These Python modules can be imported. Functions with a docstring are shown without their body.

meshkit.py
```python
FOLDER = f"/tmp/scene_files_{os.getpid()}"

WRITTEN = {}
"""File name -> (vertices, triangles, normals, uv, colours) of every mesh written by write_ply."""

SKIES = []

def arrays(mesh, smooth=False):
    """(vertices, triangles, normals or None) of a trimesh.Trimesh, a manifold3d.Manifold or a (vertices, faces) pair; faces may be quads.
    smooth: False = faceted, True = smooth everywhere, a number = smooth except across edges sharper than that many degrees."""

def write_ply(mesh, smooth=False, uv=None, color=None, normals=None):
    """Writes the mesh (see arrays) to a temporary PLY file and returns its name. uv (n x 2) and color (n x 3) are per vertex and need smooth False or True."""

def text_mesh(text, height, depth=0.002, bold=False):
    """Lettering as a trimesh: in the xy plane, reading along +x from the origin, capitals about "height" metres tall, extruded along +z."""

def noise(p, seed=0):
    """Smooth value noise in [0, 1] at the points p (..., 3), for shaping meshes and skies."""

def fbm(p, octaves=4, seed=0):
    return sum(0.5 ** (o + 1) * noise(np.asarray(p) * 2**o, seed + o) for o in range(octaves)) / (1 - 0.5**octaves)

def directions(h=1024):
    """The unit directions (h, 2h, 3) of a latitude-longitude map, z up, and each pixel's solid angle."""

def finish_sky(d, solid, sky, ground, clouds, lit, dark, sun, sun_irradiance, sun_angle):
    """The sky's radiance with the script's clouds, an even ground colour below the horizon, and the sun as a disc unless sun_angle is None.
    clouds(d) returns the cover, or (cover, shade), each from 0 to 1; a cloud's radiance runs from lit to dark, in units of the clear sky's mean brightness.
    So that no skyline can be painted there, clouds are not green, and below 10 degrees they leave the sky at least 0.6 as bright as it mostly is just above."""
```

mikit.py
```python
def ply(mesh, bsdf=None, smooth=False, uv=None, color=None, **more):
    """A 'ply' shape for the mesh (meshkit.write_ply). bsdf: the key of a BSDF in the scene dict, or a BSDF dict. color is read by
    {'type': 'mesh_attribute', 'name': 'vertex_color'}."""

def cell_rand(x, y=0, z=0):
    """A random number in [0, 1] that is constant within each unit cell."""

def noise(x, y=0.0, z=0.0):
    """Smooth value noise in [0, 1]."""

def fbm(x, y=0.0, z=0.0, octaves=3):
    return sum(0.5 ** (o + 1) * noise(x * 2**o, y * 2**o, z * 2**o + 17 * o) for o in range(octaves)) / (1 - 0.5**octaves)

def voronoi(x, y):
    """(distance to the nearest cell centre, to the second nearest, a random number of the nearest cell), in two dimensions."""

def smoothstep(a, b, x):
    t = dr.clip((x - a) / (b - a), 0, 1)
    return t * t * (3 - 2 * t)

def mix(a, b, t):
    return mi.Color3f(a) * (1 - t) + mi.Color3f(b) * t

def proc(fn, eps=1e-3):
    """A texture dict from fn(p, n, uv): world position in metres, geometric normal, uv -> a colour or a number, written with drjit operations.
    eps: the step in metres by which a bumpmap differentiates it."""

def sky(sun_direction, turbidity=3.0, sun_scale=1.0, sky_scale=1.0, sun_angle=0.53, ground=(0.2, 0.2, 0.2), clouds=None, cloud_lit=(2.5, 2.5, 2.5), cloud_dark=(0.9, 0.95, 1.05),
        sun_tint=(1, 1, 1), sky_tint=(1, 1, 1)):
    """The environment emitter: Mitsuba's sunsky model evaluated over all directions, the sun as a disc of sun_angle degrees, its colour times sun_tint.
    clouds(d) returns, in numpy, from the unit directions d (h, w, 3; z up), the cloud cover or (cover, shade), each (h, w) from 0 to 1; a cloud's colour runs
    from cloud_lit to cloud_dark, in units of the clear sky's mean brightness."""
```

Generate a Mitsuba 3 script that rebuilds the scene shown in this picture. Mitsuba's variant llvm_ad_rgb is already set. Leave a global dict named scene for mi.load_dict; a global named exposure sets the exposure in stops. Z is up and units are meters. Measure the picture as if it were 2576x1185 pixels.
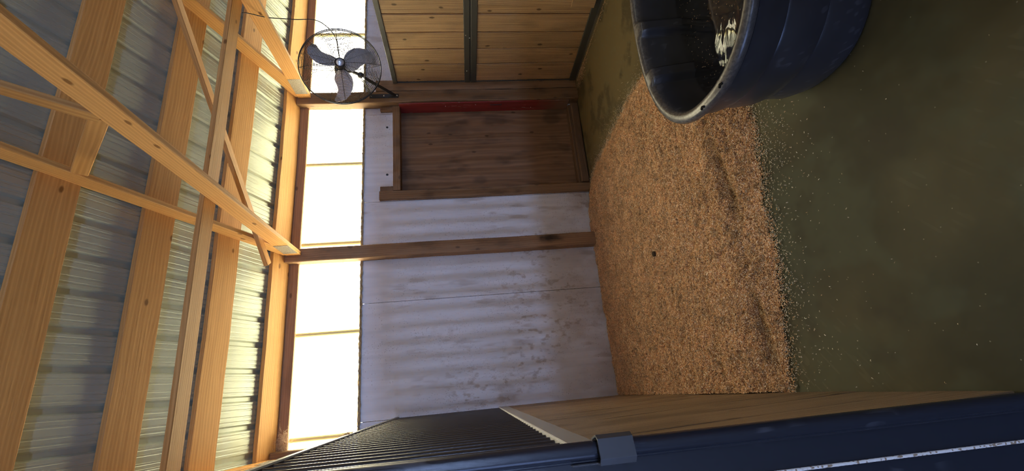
import math
import numpy as np
import trimesh
import shapely.geometry as sg
import drjit as dr
import mitsuba as mi
import mikit
import meshkit
from mikit import noise, fbm, voronoi, cell_rand, smoothstep, mix

T = mi.ScalarTransform4f
scene, labels = {}, {}
rng = np.random.default_rng(7)

# ------------------------------------------------------------------ camera, light, exposure
CAM = np.array([0.1864, -5.0378, 1.6426])
R_RIGHT = np.array([0.94299413, -0.32789696, -0.05697057])   # towards the right of the stall
R_FWD = np.array([0.32025638, 0.94060268, -0.11270515])
scene['camera'] = {
    'type': 'perspective', 'fov_axis': 'x', 'fov': 2 * math.degrees(math.atan(1288 / 1122.95)),
    'near_clip': 0.02, 'far_clip': 100.0,
    # the photograph was taken with the phone turned on its side: picture up = the stall's right
    'to_world': T().look_at(origin=CAM.tolist(), target=(CAM + R_FWD).tolist(), up=R_RIGHT.tolist()),
}
exposure = 0.0
EAVE = (11.0, 10.1, 6.7)          # radiance of the daylit translucent strip in the back wall
BLUE_FILL = (35.0, 50.0, 92.0)
AISLE_FILL = (1.2, 1.9, 4.2)          # added glowing panels at the aisle end, blue fill for the tank
#        # added unseen glowing strip in the opposite wall, blue fill for the plywood
RIDGE_FILL = (1.5, 1.35, 1.0)         # added unseen glowing sheets in the roof, fill for the floor

# ------------------------------------------------------------------ materials
def proc_rgb(fn): return mikit.proc(fn)
def two(b): return {'type': 'twosided', 'bsdf': b}

def wood_fn(dark, mid, light, knot=0.8, dirt=0.0, scale=1.0, tone=0.3, rings=1.0):
    def f(p, n, uv):
        u, v = uv.x * scale, uv.y * scale
        k = dr.floor(uv.y / 10.0)
        h, h2 = cell_rand(k, 3), cell_rand(k, 9)
        u = u + h * 37.0
        warp = fbm(u * 1.1, v * 5.0, h * 50, 3)
        fine = noise(u * 5.0, v * 240.0, h2 * 9)
        ring = 0.5 + 0.5 * dr.sin(v * 260.0 * rings + warp * 22.0 + h * 40)
        ring = ring * ring
        fib = fbm(u * 1.6, v * 60.0, 3.0, 3)
        c = mix(dark, light, dr.clip(0.12 + 0.34 * ring + 0.56 * fib + 0.15 * (fine - 0.5), 0, 1))
        c = mix(c, mid, 0.35)
        d1, _, r1 = voronoi(u * 3.6 + warp * 0.3, v * 7.0 + h * 13)
        kn = smoothstep(0.13, 0.05, d1 + .05 * (fib - .5)) * smoothstep(0.84, 0.86, r1) * knot
        c = mix(c, mi.Color3f(dark) * 0.5, kn)
        c = c * (1.0 - tone * 0.5 + tone * h)
        if dirt > 0:
            s = smoothstep(0.48, 0.75, fbm(uv.x * 3.0, uv.y * 7.0, h * 20, 4))
            c = mix(c, mi.Color3f(0.05, 0.032, 0.02), s * dirt)
        return c
    return f

def mat(name, col, rough=0.6, spec=0.4, bump=None, metallic=0.0, clearcoat=0.0, bump_scale=0.001, **more):
    b = {'type': 'principled', 'base_color': col if isinstance(col, dict) else {'type': 'rgb', 'value': list(col)},
         'roughness': rough, 'specular': spec, 'metallic': metallic, **more}
    if clearcoat:
        b['clearcoat'] = clearcoat
        b['clearcoat_gloss'] = 0.9
    if bump is not None:
        b = {'type': 'bumpmap', 'arbitrary': mikit.proc(bump, 0.002), 'scale': bump_scale, 'bsdf': b}
    scene[name] = two(b)
    return name

def grain_bump(p, n, uv):
    return noise(uv.x * 6.0, uv.y * 170.0, 2.0) + 0.7 * fbm(uv.x * 2.0, uv.y * 60.0, 5.0, 2)

mat('fir', proc_rgb(wood_fn((.38, .16, .04), (.58, .29, .085), (.74, .42, .145), tone=.28, knot=.9)), .6, .3, grain_bump, bump_scale=.0006)
mat('post_wood', proc_rgb(wood_fn((.12, .065, .03), (.22, .125, .06), (.34, .21, .11), tone=.22, dirt=.55, knot=.6)), .65, .3, grain_bump, bump_scale=.0008)
_pw = wood_fn((.14, .075, .035), (.25, .14, .068), (.37, .225, .12), tone=.2, dirt=.45, knot=.6)
def stained(p, n, uv):
    d = dr.sqrt(dr.square((p.z - .66 + .1 * fbm(p.x * 20, p.z * 9, 1.0)) / .16) + dr.square((p.x - 1.80) / .055))
    return mix(_pw(p, n, uv), (.018, .012, .009), smoothstep(1.25, .3, d + .5 * (fbm(p.x * 30, p.z * 14, 4.0) - .5)) * .92)
mat('stained_post', proc_rgb(stained), .65, .3, grain_bump, bump_scale=.0008)
mat('dark_board', proc_rgb(wood_fn((.07, .038, .02), (.13, .075, .04), (.21, .13, .075), tone=.2, dirt=.5)), .65, .3)
mat('header_wood', proc_rgb(wood_fn((.20, .10, .05), (.32, .17, .085), (.42, .25, .13), tone=.15, dirt=.25)), .65, .3)
mat('partition_wood', proc_rgb(wood_fn((.10, .066, .037), (.235, .16, .092), (.36, .255, .155), tone=.2, dirt=.35, knot=.5)), .5, .35)
mat('plank_wood', proc_rgb(wood_fn((.10, .056, .024), (.38, .238, .115), (.60, .40, .205), tone=.28, dirt=.22, knot=.8)), .6, .3, grain_bump, bump_scale=.0012)
mat('old_plywood', proc_rgb(wood_fn((.10, .048, .022), (.21, .112, .052), (.31, .18, .095), tone=.1, dirt=.5, knot=.7, rings=.35)), .6, .35, grain_bump, bump_scale=.0005)
mat('stud_glow', (.94, .80, .34), .6, .3)  # yellow glow of the bright sheets put into the stud colour

def red_fn(p, n, uv):
    low = smoothstep(.75, .3, p.z + .25 * fbm(p.x * 9, p.y * 9, p.z * 6))
    c = mix((.27, .035, .03), (.19, .028, .022), fbm(p.y * 40, p.z * 3, 2.0))
    c = mix(c, (.20, .13, .075), low * .85)
    scr = smoothstep(.70, .78, noise(p.y * 60, p.z * 14, 4.0)) * smoothstep(.5, .7, fbm(p.z * 3, p.y * 8, 1.0))
    return mix(c, (.35, .22, .17), scr * .6)
mat('red_paint', proc_rgb(red_fn), .5, .4)

def ply_fn(p, n, uv):
    x, z = p.x, p.z
    g = fbm(x * 26.0, z * 1.6, 1.0, 3)
    c = mix((.60, .60, .61), (.74, .74, .755), g)
    # brown scuffs and smears, heavier low down with warm bounce painted in
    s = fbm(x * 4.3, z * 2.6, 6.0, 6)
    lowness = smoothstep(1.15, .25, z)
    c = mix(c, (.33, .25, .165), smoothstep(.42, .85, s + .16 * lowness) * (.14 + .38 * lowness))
    streak = smoothstep(.62, .8, fbm(x * 14.0, z * 3.2, 8.0, 3)) * smoothstep(.45, .62, fbm(x * 1.7, z * 1.5, 12.0, 3))
    c = mix(c, (.26, .19, .12), streak * .4)
    rub = smoothstep(.52, .78, fbm(x * 26.0, z * 16.0, 21.0, 5)) * smoothstep(.47, .66, fbm(x * 1.2, z * 1.2, 30.0, 2)) * smoothstep(2.2, 1.7, z)
    c = mix(c, (.30, .235, .17), rub * .6)
    # fly specks
    d, _, r = voronoi(x * 26.0, z * 26.0)
    spk = smoothstep(.04 + .12 * noise(x * 26, z * 26, 3.0), .02, d) * smoothstep(.70, .72, r) * smoothstep(.35, .6, fbm(x * 2, z * 2, 40.0, 3))
    d2, _, r2 = voronoi(x * 60.0 + 7, z * 60.0)
    spk2 = smoothstep(.2, .1, d2) * smoothstep(.82, .84, r2) * smoothstep(.4, .6, fbm(x * 3, z * 3, 50.0, 3))
    c = mix(c, (.10, .06, .04), dr.maximum(spk, spk2) * .8)
    return c
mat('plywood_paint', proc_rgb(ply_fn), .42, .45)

def floor_fn(p, n, uv):
    a = fbm(p.x * 1.3, p.y * 1.3, 0.0, 5)
    b = fbm(p.x * 5.0 + 9, p.y * 5.0, 3.0, 4)
    c = mix((.045, .043, .022), (.105, .092, .046), smoothstep(.3, .72, a))
    c = mix(c, (.085, .095, .055), smoothstep(.45, .7, b) * .5)
    c = mix(c, (.20, .145, .06), smoothstep(2.2, 3.6, p.x + .8 * b) * .55 * smoothstep(.35, .6, a + .3 * b))
    c = mix(c, (.05, .043, .025), smoothstep(.6, .74, fbm(p.x * 3.0, p.y * 3.0, 14.0, 4)) * .6)
    sc = smoothstep(.72, .8, noise(p.x * 11.0 + p.y * 9.0, p.y * 55.0 - p.x * 44.0, 2.0)) * smoothstep(.5, .65, a)
    c = mix(c, (.16, .15, .09), sc * .2)
    d, _, r = voronoi(p.x * 16, p.y * 16)
    return mix(c, (.33, .31, .22), smoothstep(.05, .02, d) * smoothstep(.75, .77, r) * .6)
mat('concrete', proc_rgb(floor_fn), .62, .25, lambda p, n, uv: fbm(p.x * 18, p.y * 18, 0.0, 4), bump_scale=.004)

def metal_fn(p, n, uv):
    a = fbm(p.x * 10, p.y * .7, 2.0, 3)
    return mix((.40, .44, .35), (.48, .52, .42), a)
mat('roof_metal', proc_rgb(metal_fn), .38, .5, metallic=.25)

def steel_fn(p, n, uv):
    s = smoothstep(.66, .74, noise(p.x * 50 + p.y * 50, p.z * 9, 3.0)) * smoothstep(.55, .7, fbm(p.x * 6, p.y * 6, p.z * 6))
    return mix((.016, .019, .030), (.12, .13, .16), s * .5)
mat('dark_steel', proc_rgb(steel_fn), .3, .6, clearcoat=.6)
mat('bar_steel', (.028, .028, .032), .2, .7, clearcoat=.6)
mat('rail_steel', (.10, .10, .085), .4, .5)
mat('frame_steel', (.055, .055, .045), .5, .5)
mat('channel_steel', (.42, .40, .35), .35, .5, metallic=.5)
mat('cap_lit', (.88, .88, .84), .3, .6, metallic=.3)  # bright light on the channel top put into a paler colour
mat('keeper_steel', (.16, .165, .18), .28, .6, metallic=.7)
mat('galv', proc_rgb(lambda p, n, uv: mix((.46, .44, .36), (.10, .09, .07),
    smoothstep(.42, .3, voronoi(p.y * 90, p.z * 90)[0] ) * .55)), .4, .5, metallic=.5)
mat('black_metal', (.022, .022, .022), .4, .5)
mat('cage_wire', (.035, .034, .032), .35, .5, metallic=.5)
mat('blade_metal', (.62, .62, .64), .3, .5, metallic=.35)
mat('hub_metal', (.66, .67, .70), .25, .5, metallic=.7)
mat('screw', (.75, .75, .72), .3, .5, metallic=.8)

def rubber_fn(p, n, uv):
    a = fbm(p.x * 7, p.y * 7, p.z * 7, 4)
    scr = smoothstep(.62, .80, noise(p.x * 60 + p.z * 20, p.y * 60 - p.z * 12, p.z * 25)) * smoothstep(.5, .68, a)
    c = mix((.024, .026, .032), (.046, .050, .064), a)
    lip = smoothstep(.550, .60, p.z) * (.55 + .45 * smoothstep(.4, .6, fbm(p.x * 90, p.y * 90, p.z * 90)))
    c = mix(c, (.15, .145, .135), lip * .7)
    return mix(c, (.12, .13, .16), scr * .35)
mat('rubber', proc_rgb(rubber_fn), .27, .7)
mat('black_hole', (.006, .006, .006), .8, .2)
scene['water_surface'] = {'type': 'dielectric', 'int_ior': 1.33, 'ext_ior': 1.0}
mat('shaving_mix', {'type': 'mesh_attribute', 'name': 'vertex_color'}, .75, .25)
mat('dung', proc_rgb(lambda p, n, uv: mix((.03, .022, .014), (.07, .05, .03), fbm(p.x * 60, p.y * 60, p.z * 60))), .8, .2)
mat('straw', (.62, .48, .33), .7, .3)
mat('straw_pink', (.62, .40, .30), .7, .3)
mat('ledge_dust', proc_rgb(lambda p, n, uv: mix((.16, .11, .055), (.46, .36, .19), fbm(p.x * 45, p.z * 60, 2.0, 4))), .8, .2)
mat('cord_rubber', (.015, .015, .015), .5, .4)
mat('shell_wood', (.12, .09, .06), .8, .2)
mat('plank_dark', (.22, .14, .07), .7, .3)
mat('white_trim', proc_rgb(lambda p, n, uv: mix((.85, .83, .80), (.35, .26, .18), smoothstep(.6, .68, noise(p.z * 160, p.x * 160, p.y * 160)))), .5, .4)
mat('panel_plastic', (.8, .8, .72), .5, .3)

# ------------------------------------------------------------------ mesh helpers
NID = [0]
def next_id():
    NID[0] += 1
    return NID[0]

def beam(p0, p1, w, h, up=(0, 0, 1), bev=.004, wob=.0012, seg=.12, shear=None):
    """A timber from p0 to p1 (centre line), w wide across, h high along up; rounded arrises, slightly uneven; uv along the grain. -> (v, f, uv)"""
    p0, p1 = np.array(p0, float), np.array(p1, float)
    L = np.linalg.norm(p1 - p0)
    d = (p1 - p0) / L
    s = np.cross(d, up); s /= np.linalg.norm(s)
    u = np.cross(s, d)
    a, b, c = w / 2, h / 2, min(bev, w / 4, h / 4)
    sec = np.array([[a - c, -b], [a, -b + c], [a, b - c], [a - c, b], [-a + c, b], [-a, b - c], [-a, -b + c], [-a + c, -b]])
    n = max(1, min(60, int(L / seg)))
    k = next_id()
    per = np.concatenate([[0], np.cumsum(np.linalg.norm(np.diff(np.vstack([sec, sec[:1]]), axis=0), axis=1))])
    V, F, UV = [], [], []
    ts = np.linspace(0, L, n + 1)
    ph = rng.uniform(0, 6, 4)
    for t in ts:
        off = wob * np.array([math.sin(t * 3.1 + ph[0]) + .5 * math.sin(t * 11 + ph[1]), math.sin(t * 2.7 + ph[2]) + .5 * math.sin(t * 9 + ph[3])])
        for j in range(9):
            q = sec[j % 8] + off + rng.uniform(-.3, .3, 2) * wob * (j < 8)
            if j == 8: q = first
            if j == 0: first = q
            V.append(p0 + d * t + s * q[0] + u * q[1]); UV.append([t, per[j] + 10 * k])
    for i in range(n):
        for j in range(8):
            A, B, C, D = i * 9 + j, i * 9 + j + 1, (i + 1) * 9 + j + 1, (i + 1) * 9 + j
            F += [[A, C, B], [A, D, C]]
    for i, flip in ((0, 0), (n, 1)):
        base = len(V)
        for j in range(8):
            V.append(V[i * 9 + j]); UV.append([.02 * sec[j][0] / .1 + 3, sec[j][1] + 10 * k + 5])
        for j in range(1, 7):
            F.append([base, base + j, base + j + 1] if not flip else [base, base + j + 1, base + j])
    V, F, UV = np.array(V), np.array(F), np.array(UV)
    return V, F[:, [0, 2, 1]], UV

def box_beam(x0, x1, y0, y1, z0, z1, axis=None, **kw):
    """An axis aligned timber; axis = the direction of the grain (the longest side by default)."""
    lo, hi = np.array([x0, y0, z0], float), np.array([x1, y1, z1], float)
    s = hi - lo
    axis = int(np.argmax(s)) if axis is None else axis
    c = (lo + hi) / 2
    p0, p1 = c.copy(), c.copy()
    p0[axis], p1[axis] = lo[axis], hi[axis]
    up = (0, 0, 1) if axis != 2 else (0, 1, 0)
    if axis == 0: w, h = s[1], s[2]
    elif axis == 1: w, h = s[0], s[2]
    else: w, h = s[0], s[1]
    return beam(p0, p1, w, h, up, **kw)

def merge(parts):
    V, F, UV, o = [], [], [], 0
    for v, f, uv in parts:
        V.append(v); F.append(np.asarray(f) + o); UV.append(uv); o += len(v)
    return np.vstack(V), np.vstack(F), np.vstack(UV)

def numbered(key, taken=scene):
    if key not in taken: return key
    k = 1
    while f'{key}_{k:03d}' in taken: k += 1
    return f'{key}_{k:03d}'

def put(key, m, bsdf, smooth=False, **more):
    """One entry of the scene from (v, f, uv), (v, f) or a trimesh."""
    key = numbered(key)
    if isinstance(m, tuple) and len(m) == 3:
        v, f, uv = m
        scene[key] = mikit.ply((v, f), bsdf, smooth=smooth, uv=uv, **more)
    else:
        scene[key] = mikit.ply(m, bsdf, smooth=smooth, **more)
    return key

def thing(name, label=None, cat=None, group=None, kind=None):
    key = numbered(name, {**scene, **labels})
    d = {}
    if label: d['label'] = label
    if cat: d['category'] = cat
    if group: d['group'] = group
    if kind: d['kind'] = kind
    labels[key] = d
    return key

def tag(key, label, **more):
    labels[key] = {'label': label, **more}

def rbox(x0, x1, y0, y1, z0, z1, bev=.003):
    """A plain bevelled box as a trimesh."""
    pts = []
    for x, sx in ((x0, 1), (x1, -1)):
        for y, sy in ((y0, 1), (y1, -1)):
            for z, sz in ((z0, 1), (z1, -1)):
                pts += [[x + sx * bev, y + sy * bev, z], [x + sx * bev, y, z + sz * bev], [x, y + sy * bev, z + sz * bev]]
    return trimesh.convex.convex_hull(np.array(pts))

def tube(points, r, sides=10, closed=False):
    p = np.asarray(points, float)
    if closed:
        t = np.roll(p, -1, 0) - np.roll(p, 1, 0)
    else:
        t = np.gradient(p, axis=0)
    t /= np.linalg.norm(t, axis=1, keepdims=True) + 1e-12
    ref = np.array([0, 0, 1.0]) if abs(t[:, 2]).max() < .9 else np.array([.31, .95, .05])
    a = np.cross(t, ref); a /= np.linalg.norm(a, axis=1, keepdims=True) + 1e-12
    b = np.cross(t, a)
    ang = np.arange(sides) * 2 * np.pi / sides
    rr = np.broadcast_to(r, (len(p),))[:, None, None]
    v = (p[:, None] + rr * (np.cos(ang)[None, :, None] * a[:, None] + np.sin(ang)[None, :, None] * b[:, None])).reshape(-1, 3)
    n = len(p)
    i, j = np.meshgrid(np.arange(n if closed else n - 1), np.arange(sides), indexing='ij')
    i2, j2 = (i + 1) % n, (j + 1) % sides
    q = np.stack([i * sides + j, i * sides + j2, i2 * sides + j2, i2 * sides + j], -1).reshape(-1, 4)
    f = np.vstack([q[:, [0, 2, 1]], q[:, [0, 3, 2]]])
    if not closed:
        v = np.vstack([v, p[:1], p[-1:]])
        m = len(v)
        j = np.arange(sides)
        f = np.vstack([f, np.stack([j * 0 + m - 2, j, (j + 1) % sides], 1)[:, [0, 2, 1]],
                       np.stack([j * 0 + m - 1, (n - 1) * sides + j, (n - 1) * sides + (j + 1) % sides], 1)])
    return trimesh.Trimesh(v, f, process=False)

def cat(ms):
    return trimesh.util.concatenate(ms)

def extrude(poly, depth):
    return trimesh.creation.extrude_polygon(poly, depth, engine='earcut')

# ================================================================== THE SETTING
X0, X1 = -6.0, 9.75
YF = -12.0
tag('floor', 'worn olive brown concrete floor', kind='structure')
gx, gy = np.meshgrid(np.linspace(X0, X1, 80), np.linspace(YF, .15, 70), indexing='ij')
gz = (meshkit.fbm(np.stack([gx * .8, gy * .8, gx * 0], -1), 3, 5) - .5) * .012 - .006
idx = np.arange(80 * 70).reshape(80, 70)
q = np.stack([idx[:-1, :-1], idx[1:, :-1], idx[1:, 1:], idx[:-1, 1:]], -1).reshape(-1, 4)
put('floor', (np.stack([gx, gy, gz], -1).reshape(-1, 3), q), 'concrete', smooth=True)

# ---- back wall: painted plywood sheets, a strip of translucent sheets above them
ZW = 2.79      # top of the plywood = bottom of the translucent strip
ZT = 3.455     # bottom of the header above the strip
tag('wall_back', 'back wall of grey painted plywood below a translucent strip', kind='structure')
put('wall_back', rbox(X0, X1, .17, .21, 0, ZT + .3), 'shell_wood')
DX0, DX1, DZ1 = 2.53, 3.715, 2.35       # the boarded up doorway
seams = [-1.235, -.016, 1.203, 2.422, 3.641, 5.26, 6.48, 7.7]
for a, b in zip([-5.9, -3.67, -2.45] + seams, [-3.67, -2.45] + seams + [9.7]):
    a2, b2 = a + .0022, b - .0022
    z0 = .03 if a > 5 or b < 0 else .012
    sheet = sg.box(a2, z0, b2, ZW)
    if a < DX1 and b > DX0:
        sheet = sheet.difference(sg.box(DX0, -1, DX1, DZ1))
    m = [extrude(g, .014) for g in getattr(sheet, 'geoms', [sheet])]
    m = cat(m)
    v = np.array(m.vertices)
    m.vertices = np.stack([v[:, 0], .014 - v[:, 2], v[:, 1]], 1)
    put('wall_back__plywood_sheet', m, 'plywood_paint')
# two bolt holes above the doorway
for px, pz in ((3.45, 2.50), (2.78, 2.50)):
    c = trimesh.creation.cylinder(.014, .006, sections=14)
    c.apply_transform(trimesh.transformations.rotation_matrix(math.pi / 2, [1, 0, 0])); c.apply_translation([px, -.001, pz])
    put('wall_back__bolt_head', c, 'black_metal')
# dusty ledge along the top edge of the plywood
xs = np.arange(X0 + .1, X1 - .1, .025)
sec = np.array([[-.016, -.018], [-.020, .004], [-.004, .011], [.02, .010], [.02, -.018]])
V = []
for x in xs:
    j = rng.normal(0, .0028, (5, 2)); j[3:] = 0
    for s in sec + j: V.append([x, s[0], ZW + s[1]])
F = []
for i in range(len(xs) - 1):
    for j in range(4):
        A = i * 5 + j
        F += [[A, A + 1, A + 6], [A, A + 6, A + 5]]
put('wall_back__ledge', (np.array(V), np.array(F)), 'ledge_dust')

# ---- translucent strip with short studs in front of it
tag('window_1', 'strip of sunlit white translucent corrugated sheets under the eave', kind='structure')
stud_x = [-5.2, -4.18, -3.17, -2.15, -1.135, -.12, .914, 1.93, 2.955, 3.95, 4.944, 5.96, 6.97, 7.98, 9.0]
def corrugated(x0, x1, z0, z1, y):
    n = int((x1 - x0) / .02)
    x = np.linspace(x0, x1, n + 1)
    ph = ((x - .055) % .25) / .25
    dy = .016 * np.clip(1 - np.abs(ph - .5) / .12, 0, .6)
    v = np.vstack([np.stack([x, y + dy, x * 0 + z0], 1), np.stack([x, y + dy, x * 0 + z1], 1)])
    i = np.arange(n)
    return v, np.stack([i, i + 1, i + n + 2, i + n + 1], 1)
edges = [X0 + .05] + stud_x[1:-1:2] + [X1 - .05]
for a, b in zip(edges[:-1], edges[1:]):
    v, f = corrugated(a, b, ZW - .03, ZT + .05, .045)
    key = numbered('window_1__pane')
    scene[key] = mikit.ply((v, f), 'panel_plastic', emitter={'type': 'area', 'radiance': {'type': 'rgb', 'value': list(EAVE)}})
for x in stud_x:
    put('window_1__stud', tube([[x, .022, ZW + .004], [x, .022, ZT + .004]], .025, 16), 'stud_glow', smooth=40)

# header plank above the strip
tag('trim_1', 'brown header plank along the top of the translucent strip', kind='structure')
put('trim_1', box_beam(X0 + .1, X1 - .1, -.045, -.007, ZT, ZT + .145, seg=.3), 'header_wood')

# ---- roof: ribbed metal sheets on purlins
def roof_z(d): return 3.535 + .35 * d      # underside of the purlins, d = distance in front of the back wall
tag('ceiling', 'ribbed pale metal roof seen from below', kind='structure')
RY = 6.0
def rib_profile(x):
    ph = ((x - .055 + .125) % .25) - .125
    big = np.clip((.030 - np.abs(ph)) / .014, 0, 1) * .022
    small = sum(np.clip((.009 - np.abs(np.abs(ph) - o)) / .005, 0, 1) * .0045 for o in (.055, .095))
    return big + small
put('ceiling', rbox(X0, X1, .25, .33, 3.30, 3.45, .002), 'shell_wood')     # fascia outside
for i, a in enumerate(np.arange(X0, X1 - .01, .75)):
    base = np.array([-.125, -.104, -.1, -.09, -.086, -.064, -.060, -.050, -.046, -.030, -.016, .016, .030, .046, .050, .060, .064, .086, .09, .1, .104])
    xr = np.concatenate([a + .055 + .25 * k + base for k in (0, 1, 2)] + [[a + .055 + .625]])
    xr[-1] += .012                        # side lap
    n = len(xr)
    rows = []
    for d in (-.35, 1.5, 3.5, RY + .02):
        rows.append(np.stack([xr, xr * 0 - d, roof_z(d) + .052 + rib_profile(xr) + (.0015 if i % 2 else 0)], 1))
    v = np.vstack(rows)
    f = []
    for r in range(3):
        j = np.arange(n - 1) + r * n
        f.append(np.stack([j, j + 1, j + n + 1, j + n], 1))
    put('ceiling__metal_sheet', (v, np.vstack(f)), 'roof_metal')
# far slope beyond the ridge, behind the camera, with added glowing sheets as fill light
def slope_quad(y0, y1, x0, x1, lift=0.0):
    zf = lambda y: roof_z(12 + y) + .052 + lift
    return np.array([[x0, y0, zf(y0)], [x1, y0, zf(y0)], [x1, y1, zf(y1)], [x0, y1, zf(y1)]]), np.array([[0, 1, 2, 3]])
put('ceiling__far_slope', slope_quad(-12.3, -6.0, X0, X1), 'roof_metal')
for a in np.arange(-3.0, 7.0, 2.0):
    v, f = slope_quad(-7.7, -6.3, a + .03, a + 1.97, -.03)
    key = numbered('ceiling__fill_sheet')
    scene[key] = mikit.ply((v, f[:, ::-1]), 'panel_plastic', emitter={'type': 'area', 'radiance': {'type': 'rgb', 'value': list(RIDGE_FILL)}})

# ---- the rest of the barn, behind and beside the camera
for nm, b, lab in (('wall_end_left', (X0 - .05, X0, YF, .2, 0, 6.2), 'plain wooden end wall of the barn beyond the left stalls'),
                   ('wall_end_right', (X1, X1 + .05, YF, .2, 0, 6.2), 'plain wooden end wall of the barn beyond the right stalls')):
    tag(nm, lab, kind='structure'); put(nm, rbox(*b), 'shell_wood')
tag('wall_front', 'wooden barn wall across the aisle', kind='structure')
put('wall_front', rbox(X0, X1, YF - .05, YF, 0, 2.05), 'shell_wood')
put('wall_front__upper', rbox(X0, X1, YF - .05, YF, 2.35, 3.8), 'shell_wood')
tag('added_strip_2', 'added glowing strip across the aisle, unseen source of blue fill light', kind='structure')
for a in np.arange(X0, X1 - .1, 2.25):
    v = np.array([[a, YF + .0, 2.05], [a + 2.24, YF, 2.05], [a + 2.24, YF, 2.35], [a, YF, 2.35]])
    key = numbered('added_strip_2__pane')
    scene[key] = mikit.ply((v, np.array([[0, 3, 2, 1]])), 'panel_plastic', emitter={'type': 'area', 'radiance': {'type': 'rgb', 'value': list(BLUE_FILL)}})  # added emitter behind the camera, throws the blue patch on the plywood

for x in np.arange(X0 + .1, X1 - .1, .2424):       # added slats, spaced to break the strip light into stripes
    put('added_strip_2__board', rbox(x, x + .145, YF + .02, YF + .04, 2.0, 2.4, .002), 'shell_wood')
tag('door_2', 'added glowing panels at the end of the aisle, unseen blue fill light', kind='structure')
for a in (-8.6, -7.1):
    v = np.array([[X0 + .01, a, .1], [X0 + .01, a + 1.45, .1], [X0 + .01, a + 1.45, 3.0], [X0 + .01, a, 3.0]])
    key = numbered('door_2__pane')
    scene[key] = mikit.ply((v, np.array([[0, 1, 2, 3]])), 'panel_plastic', emitter={'type': 'area', 'radiance': {'type': 'rgb', 'value': list(AISLE_FILL)}})  # added emitter, turns the tank side blue

# ================================================================== TIMBER FRAME
POSTS = [(1.695, 1.845, 'square brown post in the middle of the grey wall with a dark stain low'),
         (3.73, 3.895, 'square brown post carrying the wall fan beside the boarded doorway'),
         (-.36, -.20, 'square post behind the barred partition at the left corner')]
for x0, x1, lab in POSTS:
    k = thing('wall_post', lab, 'post', 'posts along the back wall')
    v, f, uv = box_beam(x0, x1, -.14, -.003, -.005, 3.575, bev=.007, wob=.002)
    scene[k] = mikit.ply((v, f), 'stained_post' if x0 == 1.695 else 'post_wood', uv=uv)

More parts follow.
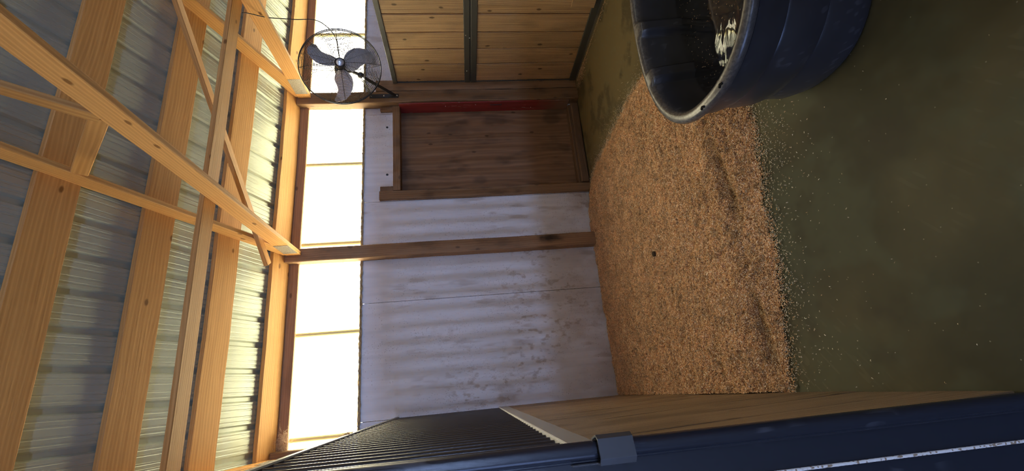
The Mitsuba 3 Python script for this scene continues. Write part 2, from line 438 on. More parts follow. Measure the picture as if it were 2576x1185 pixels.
names_p = ['lowest roof purlin running along the top of the translucent strip', 'second roof purlin up from the back wall',
           'third roof purlin up from the back wall', 'fourth roof purlin up from the back wall', 'fifth roof purlin up from the back wall',
           'sixth roof purlin up from the back wall', 'seventh roof purlin up from the back wall', 'eighth roof purlin up from the back wall', 'roof purlin nearest the ridge']
for i, d in enumerate([.05, .70, 1.33, 1.98, 2.63, 3.28, 3.93, 4.58, 5.3]):
    k = thing('purlin', names_p[i] + ', fresh orange timber', 'beam', 'roof purlins')
    a, b = np.array([0, -d, roof_z(d)]), np.array([0, -(d + .235), roof_z(d + .235)])
    nrm = np.array([0, .35, 1]) / math.hypot(.35, 1)
    c = (a + b) / 2 + nrm * .0225
    v, f, uv = beam(c + [X0 + .1, 0, 0], c + [X1 - .1, 0, 0], .248, .045, nrm, seg=.3, wob=.0025)
    scene[k] = mikit.ply((v, f), 'fir', uv=uv)

def truss(x, label):
    t = thing('roof_truss', label, 'truss', 'roof trusses')
    w = .042
    put(t + '__bottom_chord', beam([x + w / 2, -.142, 3.482], [x + w / 2, -11.8, 3.482], w, .158, seg=.3), 'fir')
    # rafter
    dirv = np.array([0, -1, .36]); dirv /= np.linalg.norm(dirv)
    up = np.array([0, .36, 1]) / math.hypot(1, .36)
    h = .15
    p0 = np.array([x + w / 2 + .001, -.16, 3.53 + .352 * .16]) - up * (h / 2 + .002)
    put(t + '__top_chord', beam(p0, p0 + dirv * 6.15, w - .002, h, up, seg=.3), 'fir')
    put(t + '__far_top_chord', beam([x + w / 2, -11.8, 3.47], [x + w / 2, -5.95, 5.5], w, h, seg=.4), 'fir')
    for (ya, za), (yb, zb) in (((-2.75, 3.57), (-2.15, 4.12)), ((-2.75, 3.57), (-4.0, 4.78)), ((-4.6, 3.57), (-4.0, 4.78)), ((-4.6, 3.57), (-5.95, 5.4))):
        put(t + '__web', beam([x + w / 2, ya, za], [x + w / 2, yb, zb], w - .006, .09, up=(0, .5, .5), seg=.3), 'fir')
    for sx in (-.0025, w + .0005):
        put(t + '__gusset_plate', rbox(x + sx, x + sx + .002, -.50 if sx < 0 else -.5, -.225, 3.412, 3.556, .0005), 'galv')
    return t
truss(1.765, 'orange timber roof truss over the middle post with a metal heel plate')
truss(3.815, 'orange timber roof truss over the post with the fan')
truss(-.30, 'roof truss above the barred partition at the left')
truss(5.87, 'roof truss to the right of the one over the fan post')
k = thing('lateral_brace', 'long two tone timber lying across the lower chords of the trusses', 'beam')
v, f, uv = box_beam(X0 + .2, X1 - .2, -1.735, -1.575, 3.563, 3.603, seg=.3)
scene[k] = mikit.ply((v, f), 'fir', uv=uv)
k = thing('diagonal_brace', 'diagonal timber brace ending in the air beside the heel of the middle truss', 'beam')
P0, dB = np.array([1.80, -.735, 3.608]), np.array([1.2, -.845, .20])
v, f, uv = beam(P0 - .205 * dB, P0 + 2.3 * dB, .088, .040, seg=.2)
scene[k] = mikit.ply((v, f), 'fir', uv=uv)

# ================================================================== BOARDED DOORWAY IN THE BACK WALL
tag('door_1', 'boarded up doorway in the back wall with a brown plywood panel', kind='structure')
# grain of the panel runs up and down
v, f, uv = box_beam(2.50, 3.728, .085, .098, .02, 2.40, axis=2, bev=.001, wob=.0003)
put('door_1__panel', (v, f, uv), 'old_plywood')
put('door_1__red_jamb', rbox(3.712, 3.728, -.118, .084, .12, 2.34, .002), 'red_paint')
put('door_1__header', box_beam(2.538, 3.722, -.062, .084, 2.335, 2.423), 'post_wood')
put('door_1__jamb', box_beam(2.425, 2.535, -.055, -.002, .0, 2.585, bev=.006, wob=.003), 'post_wood')
put('door_1__inner_jamb', box_beam(2.497, 2.53, .0, .084, .02, 2.34), 'post_wood')
put('door_1__block', box_beam(3.668, 3.726, -.05, -.002, 2.425, 2.578), 'post_wood')
put('door_1__block', box_beam(2.537, 2.60, -.05, -.002, 2.425, 2.575), 'post_wood')
put('door_1__sill', box_beam(2.54, 3.69, -.085, -.035, .0, .10, bev=.012, wob=.004), 'dark_board')
put('door_1__sill_board', box_beam(2.54, 3.70, -.03, .084, .0, .125, bev=.008, wob=.004), 'dark_board')
# a bent nail in the red jamb
nl = tube([[3.711, -.075, 1.17], [3.700, -.075, 1.17], [3.697, -.074, 1.10], [3.700, -.072, 1.03], [3.705, -.072, 1.02]], .004, 8)
put('door_1__pull', nl, 'black_metal')
for z, y in ((1.36, -.07), (1.75, -.05), (.62, .02)):
    c = trimesh.creation.icosphere(1, .006); c.apply_translation([3.711, y, z]); put('door_1__screw', c, 'screw')

k = thing('corner_board', 'dark brown board standing between the fan post and the plank door', 'board')
v, f, uv = box_beam(3.90, 4.06, -.140, -.10, .0, 2.62); scene[k] = mikit.ply((v, f), 'post_wood', uv=uv)

# ================================================================== PLANK DOOR OF THE RIGHT WALL
t = thing('stall_door', 'brown vertical plank door in a dark steel frame at the right of the stall', 'door')
WX = 4.0
cuts = [-.155, -.480, -.737, -.997, -1.257, -1.50, -1.75, -2.0, -2.25]
for lo, hi, nm in ((1.475, 2.355, 'upper'), (.085, 1.35, 'lower')):
    for a, b in zip(cuts[:-1], cuts[1:]):
        dx = rng.uniform(-.002, .003)
        put(t + '__plank', box_beam(WX + .016 + dx, WX + .05, b + .0045, a - .0045, lo, hi, axis=2, bev=.008, wob=.0012), 'plank_wood')
yN = -2.27
for z0, z1, x in ((2.345, 2.40, 0), (1.418, 1.485, 0), (1.335, 1.403, 0), (.012, .09, 0)):
    put(t + '__frame_rail', rbox(WX, WX + .055, yN, -.148, z0, z1, .004), 'frame_steel')
put(t + '__rail_groove', rbox(WX + .012, WX + .05, yN, -.148, 1.40, 1.42, .001), 'frame_steel')
put(t + '__frame_stile', rbox(WX + .01, WX + .055, -.156, -.146, .012, 2.40, .003), 'frame_steel')
put(t + '__frame_stile', rbox(WX, WX + .055, yN - .05, yN, .012, 2.40, .004), 'frame_steel')
for y, z in ((-.97, 1.462), (-.37, 1.455), (-.93, 1.42), (-1.75, 1.46)):
    c = trimesh.creation.icosphere(1, .007); c.apply_translation([WX, y, z]); put(t + '__bolt', c, 'screw')
k = thing('rough_board', 'orange brown board nailed upright over the near edge of the plank door', 'board')
v, f, uv = box_beam(WX - .03, WX - .002, -1.56, -1.408, .11, 1.33, bev=.006, wob=.004); scene[k] = mikit.ply((v, f), 'plank_wood', uv=uv)
k = thing('board_offcut', 'short rough block at the foot of the upright orange board', 'block')
v, f, uv = box_beam(WX - .05, WX - .031, -1.55, -1.40, .09, .34, axis=2, bev=.006, wob=.004); scene[k] = mikit.ply((v, f), 'plank_wood', uv=uv)
# the partition goes on towards the aisle
tag('wall_right', 'plank partition carrying on from the door towards the aisle', kind='structure')
for a in np.arange(-2.60, -4.85, -.28):
    put('wall_right__plank', box_beam(WX + .01, WX + .05, a - .276, a, .02, 2.36, axis=2, bev=.005), 'plank_wood')
put('wall_right', rbox(WX, WX + .06, -2.60, -2.33, .0, 2.42), 'frame_steel')

# ================================================================== BARRED PARTITION AT THE LEFT
t = thing('stall_partition', 'left stall partition of upright wooden planks under a grille of dark bars', 'partition')
yb = [-.005, -.32, -.63, -.94, -1.25, -1.55, -1.87, -2.18, -2.49, -2.81, -3.15, -3.46, -3.74]
for a, b in zip(yb[:-1], yb[1:]):
    v, f, uv = box_beam(-.045 + rng.uniform(-.0015, .0015), .0, b + .0015, a - .0015, .0, 1.262, axis=2, bev=.003, wob=.0008, seg=.1)
    # the planks bow into the stall at the bottom, more so towards the aisle
    bow = np.clip((-v[:, 1]) / 2.7, 0, 1.2) * np.clip(1 - v[:, 2] / 1.25, 0, 1) ** 1.0 * .030
    v[:, 0] += bow
    put(t + '__plank', (v, f, uv), 'partition_wood')
put(t + '__bottom_channel', rbox(-.05, .004, -3.74, -.004, 1.263, 1.352, .004), 'channel_steel')
put(t + '__top_rail', rbox(-.038, .003, -3.74, -.004, 2.380, 2.416, .006), 'rail_steel')
ybars = np.arange(-.07, -3.72, -.0985)
for y in ybars:
    put(t + '__bar', tube([[-.0175, y, 1.35], [-.0175, y, 1.9], [-.0175, y, 2.404]], .0135, 12), 'bar_steel', smooth=40)

put(t + '__channel_top_lit', rbox(-.049, .003, -3.74, -.004, 1.3525, 1.356, .001), 'cap_lit')  # added top face, its pale colour stands for light between the bars
t = thing('stall_front_post', 'glossy navy black round steel post with a bent latch keeper at the near left edge', 'post')
put(t + '__pipe', tube([[.0155, -3.80, -.0], [.0155, -3.80, 1.2], [.0155, -3.80, 2.5]], .0225, 28), 'dark_steel', smooth=40)
put(t + '__flange', rbox(-.094, .008, -3.785, -3.765, .0, 2.5, .003), 'dark_steel')
put(t + '__weld_strip', rbox(-.012, .0, -3.806, -3.785, .0, 2.5, .003), 'dark_steel')
# the keeper: a strap bent around the pipe, open to the near side
def strap(path, th, z0, z1):
    return extrude(sg.LineString(path).buffer(th / 2, cap_style=2, join_style=1), z1 - z0).apply_translation([0, 0, z0])
put(t + '__latch_keeper', strap([(.040, -3.792), (.046, -3.812), (.052, -3.838), (.045, -3.852), (.002, -3.862), (-.012, -3.852), (-.014, -3.815), (-.016, -3.79)], .005, 1.248, 1.338), 'keeper_steel', smooth=35)
put(t + '__keeper_tab', rbox(-.018, -.012, -3.812, -3.79, 1.33, 1.40, .002), 'keeper_steel')
put(t + '__sheet', rbox(-.95, -.0945, -3.775, -3.765, .0, 2.45, .002), 'dark_steel')
put(t + '__edge_strip', rbox(-.0925, -.0845, -3.792, -3.786, .0, 1.0, .002), 'white_trim')

tag('wall_aisle', 'stall front beside the camera, planks below and bars above', kind='structure')
put('wall_aisle', rbox(.75, 4.0, -5.0, -4.95, .0, 1.33), 'plank_dark')
put('wall_aisle__upper', rbox(.75, 4.0, -5.0, -4.95, 2.38, 2.45), 'plank_dark')
put('wall_aisle__bars', cat([tube([[x, -4.975, 1.3], [x, -4.975, 2.45]], .0135, 8) for x in np.arange(.80, 4.0, .1)]), 'bar_steel', smooth=40)

# ================================================================== WALL FAN
FC = np.array([3.781, -.75, 2.886]); FA, FB, FR = -.22, -.166, .44
FN = np.array([math.sin(FA) * math.cos(FB), -math.cos(FA) * math.cos(FB), math.sin(FB)])
E1 = -np.cross(FN, [0, 0, 1]); E1 /= np.linalg.norm(E1)
E2 = np.cross(FN, E1)
if E2[2] < 0: E2 = -E2
def fp(a, b, c): return FC + np.multiply.outer(a, E1) + np.multiply.outer(b, E2) + np.multiply.outer(c, FN)
t = thing('wall_fan', 'black caged industrial fan with three grey blades on a post bracket', 'fan')
th = np.linspace(0, 2 * np.pi, 73)[:-1]
def ring(r, c, wire, sides=4):
    return tube(fp(r * np.cos(th), r * np.sin(th), c + 0 * th), wire, sides, closed=True)
def dome(r, depth): return depth * (1 - (r / FR) ** 2.2)
put(t + '__rim', cat([ring(FR, .010, .0048, 8), ring(FR, -.014, .0048, 8)]), 'cage_wire', smooth=True)
for nm, dpt in (('front_guard', .085), ('rear_guard', -.10)):
    wires = []
    for r in np.linspace(.075, .425, 23):
        wires.append(ring(r, dome(r, dpt), .0017))
    for j in range(16):
        a = j * 2 * np.pi / 16 + .1
        r = np.linspace(.05, FR, 9)
        wires.append(tube(fp(r * math.cos(a), r * math.sin(a), dome(r, dpt) - .001 * np.sign(dpt)), 0.0024 if j % 2 == 0 else .0017, 4))
    k = put(t + '__' + nm, cat(wires), 'cage_wire')
    labels[k] = {'kind': 'stuff', 'label': 'black wire guard of concentric rings'}
hub = trimesh.creation.revolve(np.array([[0, .10], [.03, .099], [.042, .092], [.044, .08], [0, .08]]), sections=32)
def to_fan(m):
    v = np.array(m.vertices); m = m.copy(); m.vertices = fp(v[:, 0], v[:, 1], v[:, 2]); return m
put(t + '__badge', to_fan(hub), 'hub_metal', smooth=40)
put(t + '__badge__ring', to_fan(trimesh.creation.revolve(np.array([[.042, .075], [.056, .075], [.057, .09], [.050, .097], [.042, .094], [.042, .075]]), sections=32)), 'black_metal', smooth=40)
put(t + '__hub', to_fan(trimesh.creation.revolve(np.array([[0, .05], [.045, .045], [.05, .0], [.04, -.03], [0, -.03]]), sections=28)), 'black_metal', smooth=40)
out = np.array([(50, 5), (38, -60), (60, -130), (105, -190), (175, -238), (260, -255), (340, -248), (405, -222), (445, -170), (465, -105), (440, -78), (390, -88), (310, -85), (250, -45), (205, 0), (150, 30), (70, 25)], float)
ba, bb = -out[:, 1] * .00084, -out[:, 0] * .00084       # picture x runs down, picture y runs left in the stall
ang0 = math.atan2(.15, -.30)
shape = sg.Polygon(np.stack([ba, bb], 1)).buffer(.004).simplify(.001)
for kk, rot in enumerate((0.0, math.radians(-112), math.radians(-236))):
    m = extrude(shape, .002)
    m = trimesh.Trimesh(m.vertices, m.faces)
    m = m.subdivide_to_size(.03)
    v = np.array(m.vertices)
    # blade axis and pitch
    ax = np.array([.20, -.34]); ax /= np.linalg.norm(ax); pe = np.array([-ax[1], ax[0]])
    s, w = v[:, 0] * ax[0] + v[:, 1] * ax[1], v[:, 0] * pe[0] + v[:, 1] * pe[1]
    cdep = v[:, 2] + .01 + (w - .02) * (.55 - .5 * s) - .9 * (w - .02) ** 2
    cr, sr = math.cos(rot), math.sin(rot)
    a2, b2 = cr * v[:, 0] - sr * v[:, 1], sr * v[:, 0] + cr * v[:, 1]
    m.vertices = fp(a2, b2, cdep)
    bk = put(t + '__blade', m, 'blade_metal', smooth=50)
    # pressed rib along the blade
    ss = np.linspace(.10, .36, 12)
    ww = .02 + .05 * np.sin(ss * 9 - .6)
    ra, rb = ss * ax[0] + ww * pe[0], ss * ax[1] + ww * pe[1]
    rc = .014 + (ww - .02) * (.55 - .5 * ss) - .9 * (ww - .02) ** 2
    put(bk + '__rib', tube(fp(cr * ra - sr * rb, sr * ra + cr * rb, rc), .003, 6), 'blade_metal', smooth=True)
motor = trimesh.creation.revolve(np.array([[0, -.03], [.06, -.035], [.072, -.05], [.074, -.16], [.06, -.185], [0, -.19]]), sections=28)
put(t + '__motor', to_fan(motor), 'black_metal', smooth=40)
put(t + '__yoke', cat([tube([fp(0, -.05, -.12), fp(.01, -.12, -.13), np.array([3.775, -.60, 2.70])], .016, 10), trimesh.creation.icosphere(2, .036).apply_translation([3.775, -.60, 2.70])]), 'black_metal', smooth=40)
# bracket on the post
put(t + '__mount_plate', rbox(3.79, 3.845, -.150, -.1425, 2.335, 2.695, .001), 'black_metal')
J = np.array([3.775, -.575, 2.69])
put(t + '__arm', beam([3.818, -.152, 2.375], J, .012, .046, up=(1, 0, 0), bev=.002, wob=0), 'black_metal')
put(t + '__tie_bar', beam([3.818, -.152, 2.675], J, .012, .024, up=(0, 0, 1), bev=.002, wob=0), 'black_metal')
put(t + '__joint', tube([J + [-.03, 0, 0], J + [.03, 0, 0]], .03, 16), 'hub_metal', smooth=40)
for z in (2.352, 2.515, 2.672):
    c = trimesh.creation.icosphere(1, .0095); c.apply_translation([3.818, -.150, z]); put(t + '__screw', c, 'screw', smooth=True)

from scipy.interpolate import make_interp_spline
def spline(pts, n):
    pts = np.array(pts, float)
    s = np.concatenate([[0], np.cumsum(np.linalg.norm(np.diff(pts, axis=0), axis=1))])
    return make_interp_spline(s, pts, k=3)(np.linspace(0, s[-1], n))
k = thing('power_cord', 'black power cord running from the roof truss to the back of the fan', 'cord')
scene[k] = mikit.ply(tube(spline([[3.668, -1.62, 3.53], [3.766, -1.5, 3.484], [3.832, -1.4, 3.414], [3.917, -1.3, 3.317], [4.005, -1.2, 3.203], [4.111, -1.06, 3.031],
                          [4.112, -1.0, 2.985], [4.10, -.9, 2.935], [4.06, -.62, 2.95], [3.90, -.55, 2.92], [3.81, -.56, 2.90]], 60), .0042, 8), 'cord_rubber', smooth=True)

# ================================================================== STOCK TANK WITH WATER
TC, TA, TB, TH, TN = np.array([1.9405, -3.5753]), .7244, .5074, -.0611, 2.323
NT = 480
tt = np.linspace(0, 2 * np.pi, NT, endpoint=False)
def tank_ring(o, z, ribs=0.0):
    a, b = TA - o, TB - o
    c, s = np.cos(tt), np.sin(tt)
    X = a * np.sign(c) * np.abs(c) ** (2 / TN); Y = b * np.sign(s) * np.abs(s) ** (2 / TN)
    if np.ndim(ribs):
        L = np.hypot(X, Y); X, Y = X * (1 - ribs / L), Y * (1 - ribs / L)
    return np.stack([TC[0] + X * math.cos(TH) - Y * math.sin(TH), TC[1] + X * math.sin(TH) + Y * math.cos(TH), 0 * X + z], 1)
ring0 = tank_ring(0, .6)
def near_angle(x, y): return int(np.argmin(np.hypot(ring0[:, 0] - x, ring0[:, 1] - y)))
arc = np.concatenate([[0], np.cumsum(np.linalg.norm(np.diff(np.vstack([ring0, ring0[:1]]), axis=0), axis=1))])
per, arc = arc[-1], arc[:-1]
rib = np.zeros(NT)
for x, y in ((2.02, -3.07), (1.655, -3.09), (2.385, -3.09), (1.50, -4.05), (1.87, -4.08), (2.24, -4.08), (2.64, -3.5)):
    dd = np.abs((arc - arc[near_angle(x, y)] + per / 2) % per - per / 2)
    rib = np.maximum(rib, np.clip((.050 - dd) / .010, 0, 1) * .034)
prof = [(.135, .0, 0), (.125, .012, 0), (.118, .03, 0), (.098, .10, 0), (.098, .19, 0), (.103, .205, 0), (.090, .214, 0), (.070, .27, 0), (.064, .33, 0), (.066, .385, 0), (.072, .398, 0), (.056, .406, 0),
        (.042, .45, 0), (.036, .50, 0), (.038, .540, 0), (.034, .552, 0), (.008, .556, 0), (.0, .563, 0), (-.002, .578, 0), (.002, .592, 0), (.012, .600, 0), (.028, .602, 0), (.040, .597, .5), (.048, .590, 1),
        (.052, .580, 1), (.062, .545, 1), (.080, .42, 1), (.105, .25, 1), (.115, .20, .4), (.118, .19, 0), (.15, .04, 0), (.17, .025, 0)]
V = np.vstack([tank_ring(o, z, rib * w if w else 0.0) for o, z, w in prof] + [np.array([[TC[0], TC[1], .02], [TC[0], TC[1], .0]])])
F = []
j = np.arange(NT); j2 = (j + 1) % NT
for r in range(len(prof) - 1):
    F.append(np.stack([r * NT + j, r * NT + j2, (r + 1) * NT + j2], 1)); F.append(np.stack([r * NT + j, (r + 1) * NT + j2, (r + 1) * NT + j], 1))
n = len(prof)
F.append(np.stack([(n - 1) * NT + j, (n - 1) * NT + j2, j * 0 + n * NT], 1))
F.append(np.stack([j2, j, j * 0 + n * NT + 1], 1))
t = thing('stock_tank', 'black oval rubber stock tank with a rolled scuffed rim standing on the concrete', 'tank')
put(t + '__body', (V, np.vstack(F)), 'rubber', smooth=38)
for x, y in ((1.222, -3.657), (1.217, -3.505)):
    i = near_angle(x, y); c = ring0[i]; tg = ring0[(i + 1) % NT] - ring0[i - 1]; tg /= np.linalg.norm(tg)
    nr = np.array([-tg[1], tg[0], 0]); nr *= np.sign(nr @ np.array([*(TC - c[:2]), 0]))
    put(t + '__slot', tube([c + nr * .008 + tg * -.012 + [0, 0, -.003], c + nr * .012 + [0, 0, .0], c + nr * .008 + tg * .012 + [0, 0, -.003]], .0055, 8), 'black_hole')
WZ = .37
o_in = .089
wr = tank_ring(o_in + .002, WZ, rib)
wr2 = np.vstack([TC3 for TC3 in [wr * s + np.array([TC[0], TC[1], WZ]) * (1 - s) for s in np.linspace(1, .02, 24)]])
wr2[:, 2] = WZ + .0011 * (meshkit.fbm(np.stack([wr2[:, 0] * 24, wr2[:, 1] * 24, wr2[:, 0] * 0], -1), 3, 3) - .5) * np.clip((1 - np.repeat(np.linspace(1, .02, 24), NT)) * 9, 0, 1)
F = []
for r in range(23):
    F.append(np.stack([r * NT + j, r * NT + j2, (r + 1) * NT + j2], 1)); F.append(np.stack([r * NT + j, (r + 1) * NT + j2, (r + 1) * NT + j], 1))
k = thing('water', 'dark still water inside the black stock tank', 'water', kind='stuff')
scene[k] = mikit.ply((wr2, np.vstack(F)), 'water_surface', smooth=True)

# ================================================================== WOOD SHAVINGS
outline = sg.Polygon([(.003, -.01), (.014, -1.0), (.036, -2.70), (.25, -2.76), (.403, -2.80), (.58, -2.86), (.732, -2.876), (.90, -2.90), (1.063, -2.916), (1.25, -2.97), (1.515, -3.005), (1.75, -2.95),
                      (2.05, -2.85), (2.35, -2.60), (2.52, -2.25), (2.60, -1.85), (2.63, -1.60), (2.62, -1.25), (2.60, -.80), (2.58, -.48), (2.52, -.22), (2.43, -.02)])
def edge_dist(xy):
    """signed distance to the outline, positive inside; the sides against the walls do not count."""
    import shapely
    pts = shapely.points(xy)
    free = sg.LineString(list(outline.exterior.coords)[2:22])
    d = shapely.distance(free, pts)
    d = np.where(shapely.contains(outline, pts), d, -d)
    p3 = np.stack([xy[..., 0], xy[..., 1], 0 * xy[..., 0]], -1)
    return d + (meshkit.fbm(p3 * 7, 3, 71) - .5) * .09 + (meshkit.fbm(p3 * 40, 2, 72) - .5) * .05
def bed_height(x, y, d=None):
    xy = np.stack([x, y], -1)
    d = edge_dist(xy) if d is None else d
    h = .055 * np.clip(d / .30, 0, 1) ** .9
    p3 = np.stack([x, y, 0 * x], -1)
    h = h * (.75 + .5 * meshkit.fbm(p3 * 2.2, 3, 11)) + (meshkit.fbm(p3 * 13, 3, 12) - .5) * .028 * np.clip(d / .15, 0, 1)
    # raked furrow along the near edge, and lower fluff in front of it
    yf = -2.70 + .035 * np.sin(x * 4.1) * .6
    wdt = .030 + .022 * meshkit.noise(np.stack([x * 3, x * 0, x * 0], -1), 4)
    dent = np.exp(-((y - yf) / wdt) ** 2) * np.clip((x - .05) / .2, 0, 1) * (.35 + .9 * meshkit.noise(np.stack([x * 6.5, y * 2, x * 0], -1), 9))
    dent = dent * np.clip(2.2 * meshkit.noise(np.stack([x * 2.3 + 5.2, x * 0, x * 0], -1), 19) - .35, .15, 1)
    h = h - .034 * dent
    yf2 = -2.36 - .06 * np.sin(x * 2)
    h = h - .012 * np.exp(-((y - yf2) / .03) ** 2) * np.clip((x - 1.2) / .3, 0, 1)
    h = h + (meshkit.fbm(p3 * 34, 2, 13) - .5) * .016 * np.clip(d / .08, 0, 1)
    return np.where(d > 0, np.maximum(h, .0008), -.010 + 0 * d), dent
nx, ny = 300, 340
gx, gy = np.meshgrid(np.linspace(.003, 2.68, nx), np.linspace(-3.06, -.004, ny), indexing='ij')
dd = edge_dist(np.stack([gx, gy], -1).reshape(-1, 2)).reshape(nx, ny)
gz, dent = bed_height(gx, gy, dd)
keep = dd > -.012
idx = np.arange(nx * ny).reshape(nx, ny)
q = np.stack([idx[:-1, :-1], idx[1:, :-1], idx[1:, 1:], idx[:-1, 1:]], -1).reshape(-1, 4)
q = q[keep.reshape(-1)[q].all(1)]
bv = np.stack([gx, gy, gz], -1).reshape(-1, 3)
bc = np.tile(np.array([[.42, .22, .10]]), (len(bv), 1)) * (.7 + .6 * rng.random((len(bv), 1)))
bed = (bv, np.vstack([q[:, [0, 1, 2]], q[:, [0, 2, 3]]]), bc)

PAL = np.array([[.78, .51, .285], [.66, .40, .195], [.95, .78, .56], [.42, .21, .09], [.18, .085, .04], [.56, .315, .15]])
def flakes(x, y, z, size, tilt, pal_p, gain=1.0):
    """curled shavings: each a bent strip of two quads (4 triangles). -> v, f, colour"""
    n = len(x)
    az, roll = rng.uniform(0, 2 * np.pi, n), rng.normal(0, tilt, n)
    pit = rng.normal(0, tilt, n)
    L, W = size * rng.uniform(.6, 1.5, n), size * rng.uniform(.25, .6, n)
    cur = L * rng.uniform(.05, .35, n)
    d = np.stack([np.cos(az) * np.cos(pit), np.sin(az) * np.cos(pit), np.sin(pit)], 1)
    s = np.cross(d, [0, 0, 1.0]); s /= np.linalg.norm(s, axis=1, keepdims=True)
    u = np.cross(s, d)
    s2 = s * np.cos(roll)[:, None] + u * np.sin(roll)[:, None]
    u2 = np.cross(s2, d)
    c = np.stack([x, y, z], 1)
    v = []
    for tpos, up in ((-.5, 0), (0, 1), (.5, 0)):
        m = c + d * (L * tpos)[:, None] + u2 * (cur * up)[:, None]
        v += [m - s2 * (W / 2)[:, None], m + s2 * (W / 2)[:, None]]
    v = np.stack(v, 1)
    base = np.arange(n)[:, None, None] * 6
    f = (base + np.array([[0, 1, 3], [0, 3, 2], [2, 3, 5], [2, 5, 4]])[None]).reshape(-1, 3)
    col = PAL[rng.choice(len(PAL), n, p=pal_p)] * rng.uniform(.8, 1.15, (n, 1)) * (np.reshape(gain, (1, 3)) if np.size(gain) == 3 else np.reshape(gain, (-1, 1)))
    return v.reshape(-1, 3), f, np.repeat(col, 6, 0)

NF = 430000
x, y = rng.uniform(0, 2.68, NF * 2), rng.uniform(-3.06, -.004, NF * 2)
# the eye counts flakes per picture area: thin them out with distance
w = np.clip((3.4 / (y + 5.6)) ** 1.2, 0, 1)
ok = rng.random(len(x)) < w
x, y = x[ok], y[ok]
d = edge_dist(np.stack([x, y], -1))
ok = d > .010 - rng.exponential(.022, len(d))
x, y, d = x[ok], y[ok], d[ok]
z, dent = bed_height(x, y, np.maximum(d, .0005))
patch = meshkit.fbm(np.stack([x * 9, y * 9, x * 0], -1), 3, 31)
fine_patch = meshkit.fbm(np.stack([x * 42, y * 42, x * 0], -1), 2, 37)
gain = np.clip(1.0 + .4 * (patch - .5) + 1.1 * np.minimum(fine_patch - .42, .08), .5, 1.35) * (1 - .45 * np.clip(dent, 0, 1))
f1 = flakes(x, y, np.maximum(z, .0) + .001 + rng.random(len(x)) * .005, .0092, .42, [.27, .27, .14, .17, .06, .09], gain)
tag('wood_shavings', 'thick bed of reddish tan wood shavings spread over the left of the floor', category='bedding', kind='stuff')
x, y = rng.uniform(.1, 2.3, 60), rng.uniform(-2.6, -.3, 60)
f2 = flakes(x, y, bed_height(x, y)[0] + .008, .017, .2, [.2, .0, .8, .0, .0, .0], 1.1)
f2[0][:] = f2[0]
allv = np.vstack([bed[0], f1[0], f2[0]]); allf = np.vstack([bed[1], f1[1] + len(bed[0]), f2[1] + len(bed[0]) + len(f1[0])]); allc = np.vstack([bed[2], f1[2], f2[2]])
scene['wood_shavings'] = mikit.ply((allv, allf), 'shaving_mix', color=allc)

# pale bits strewn over the concrete past the edge of the bed and along the door
def strewn(n, sampler, size):
    p = sampler(n)
    return p[:, 0], p[:, 1], np.full(len(p), .004), size
lst = []
def near_edge(n):
    s = rng.random(n)
    free = sg.LineString(list(outline.exterior.coords)[2:22])
    import shapely
    pts = shapely.get_coordinates(shapely.line_interpolate_point(free, s * free.length))
    c = np.array([1.2, -1.3]); o = pts - c; o /= np.linalg.norm(o, axis=1, keepdims=True)
    return pts + o * np.minimum(rng.exponential(.045, n), .5)[:, None] + rng.normal(0, .02, (n, 2))
p = near_edge(9000); p = p[p[:, 0] > .03]
import shapely
foot = sg.Polygon(tank_ring(.11, 0)[:, :2])
p = p[~shapely.contains(foot, shapely.points(p))]
lst.append(flakes(p[:, 0], p[:, 1], np.full(len(p), .003), .0068, .25, [.25, .08, .65, .0, .0, .02], np.array([.75, .82, .95])))
p = np.stack([rng.uniform(.05, 2.0, 260), -2.95 - rng.exponential(.16, 260)], 1)
lst.append(flakes(p[:, 0], p[:, 1], np.full(len(p), .003), .0055, .25, [.2, .1, .7, .0, .0, .0], np.array([.8, .88, 1.0])))
p = np.stack([rng.normal(1.25, .16, 260), rng.normal(-3.12, .10, 260)], 1)
lst.append(flakes(p[:, 0], p[:, 1], np.full(len(p), .003), .006, .25, [.2, .1, .7, .0, .0, .0], np.array([.8, .88, 1.0])))
yy = rng.uniform(-2.2, -.2, 900)
p = np.stack([3.94 - rng.exponential(.02, 900), yy], 1)
lst.append(flakes(p[:, 0], p[:, 1], np.full(len(p), .003), .008, .25, [.2, .3, .2, .2, .05, .05], .8))
p = np.stack([rng.normal(3.88, .05, 700), rng.normal(-.42, .12, 700)], 1)
lst.append(flakes(np.minimum(p[:, 0], 3.96), p[:, 1], np.full(len(p), .004), .009, .3, [.2, .3, .2, .2, .05, .05], .8))
o = 0; vs, fs, cs = [], [], []
for v, f, c in lst:
    vs.append(v); fs.append(f + o); cs.append(c); o += len(v)
tag('strewn_shavings', 'pale loose shavings strewn over the bare concrete around the bed', category='bedding', kind='stuff')
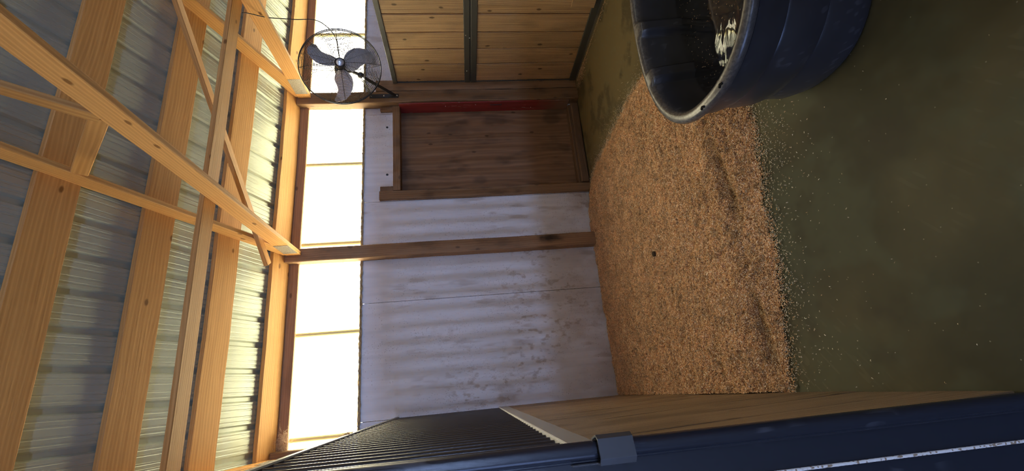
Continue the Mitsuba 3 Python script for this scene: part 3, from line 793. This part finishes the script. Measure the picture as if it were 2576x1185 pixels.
scene['strewn_shavings'] = mikit.ply((np.vstack(vs), np.vstack(fs)), 'shaving_mix', color=np.vstack(cs))

# floating bits on the water
p = np.stack([rng.uniform(1.25, 2.65, 900), rng.uniform(-4.0, -3.1, 900)], 1)
import shapely
inside = sg.Polygon(tank_ring(.13, WZ)[:, :2])
p = p[shapely.contains(inside, shapely.points(p))]
v, f, c = flakes(p[:, 0], p[:, 1], np.full(len(p), WZ + .0018), .0055, .05, [.3, .2, .3, .1, .05, .05], .55)
tag('floating_bits', 'tiny bits of straw and dust floating on the tank water', category='debris', kind='stuff')
scene['floating_bits'] = mikit.ply((v, f), 'shaving_mix', color=c)

def lump(c, r, seed, squash=.7):
    m = trimesh.creation.icosphere(3, 1.0)
    v = np.array(m.vertices)
    v = v * (.7 + .6 * meshkit.fbm(v * 1.8 + seed, 3, seed))[:, None] * r
    v[:, 2] *= squash
    return trimesh.Trimesh(v + np.array(c), m.faces)
k = thing('dung_clump', 'small dark clump lying alone in the middle of the shavings', 'dung')
hz = float(bed_height(np.array([1.119]), np.array([-1.62]))[0][0])
scene[k] = mikit.ply(lump([1.119, -1.62, hz + .012], .022, 5), 'dung', smooth=True)

# ================================================================== STRAW NESTS
def straws(n, c, spread, length, r):
    ms = []
    for i in range(n):
        p = c + rng.normal(0, 1, 3) * spread
        d = rng.normal(0, 1, 3); d /= np.linalg.norm(d); e = rng.normal(0, 1, 3) * .5
        s = np.linspace(-.5, .5, 5)[:, None] * length * rng.uniform(.4, 1.3)
        ms.append(tube(p + d * s + e * s ** 2 / length, r, 3))
    return cat(ms)
k = thing('straw_nest', 'wispy straw and cobweb nest tucked under the eave in the left corner', 'nest', kind='stuff')
scene[k] = mikit.ply(straws(330, np.array([-.13, -.085, 3.475]), np.array([.055, .015, .035]), .05, .0008), 'straw')
k = thing('straw_tuft', 'small pinkish straw tuft caught on the top rail of the bars', 'tuft', kind='stuff')
scene[k] = mikit.ply(straws(60, np.array([-.005, -1.93, 2.412]), np.array([.012, .05, .007]), .05, .0009), 'straw_pink')
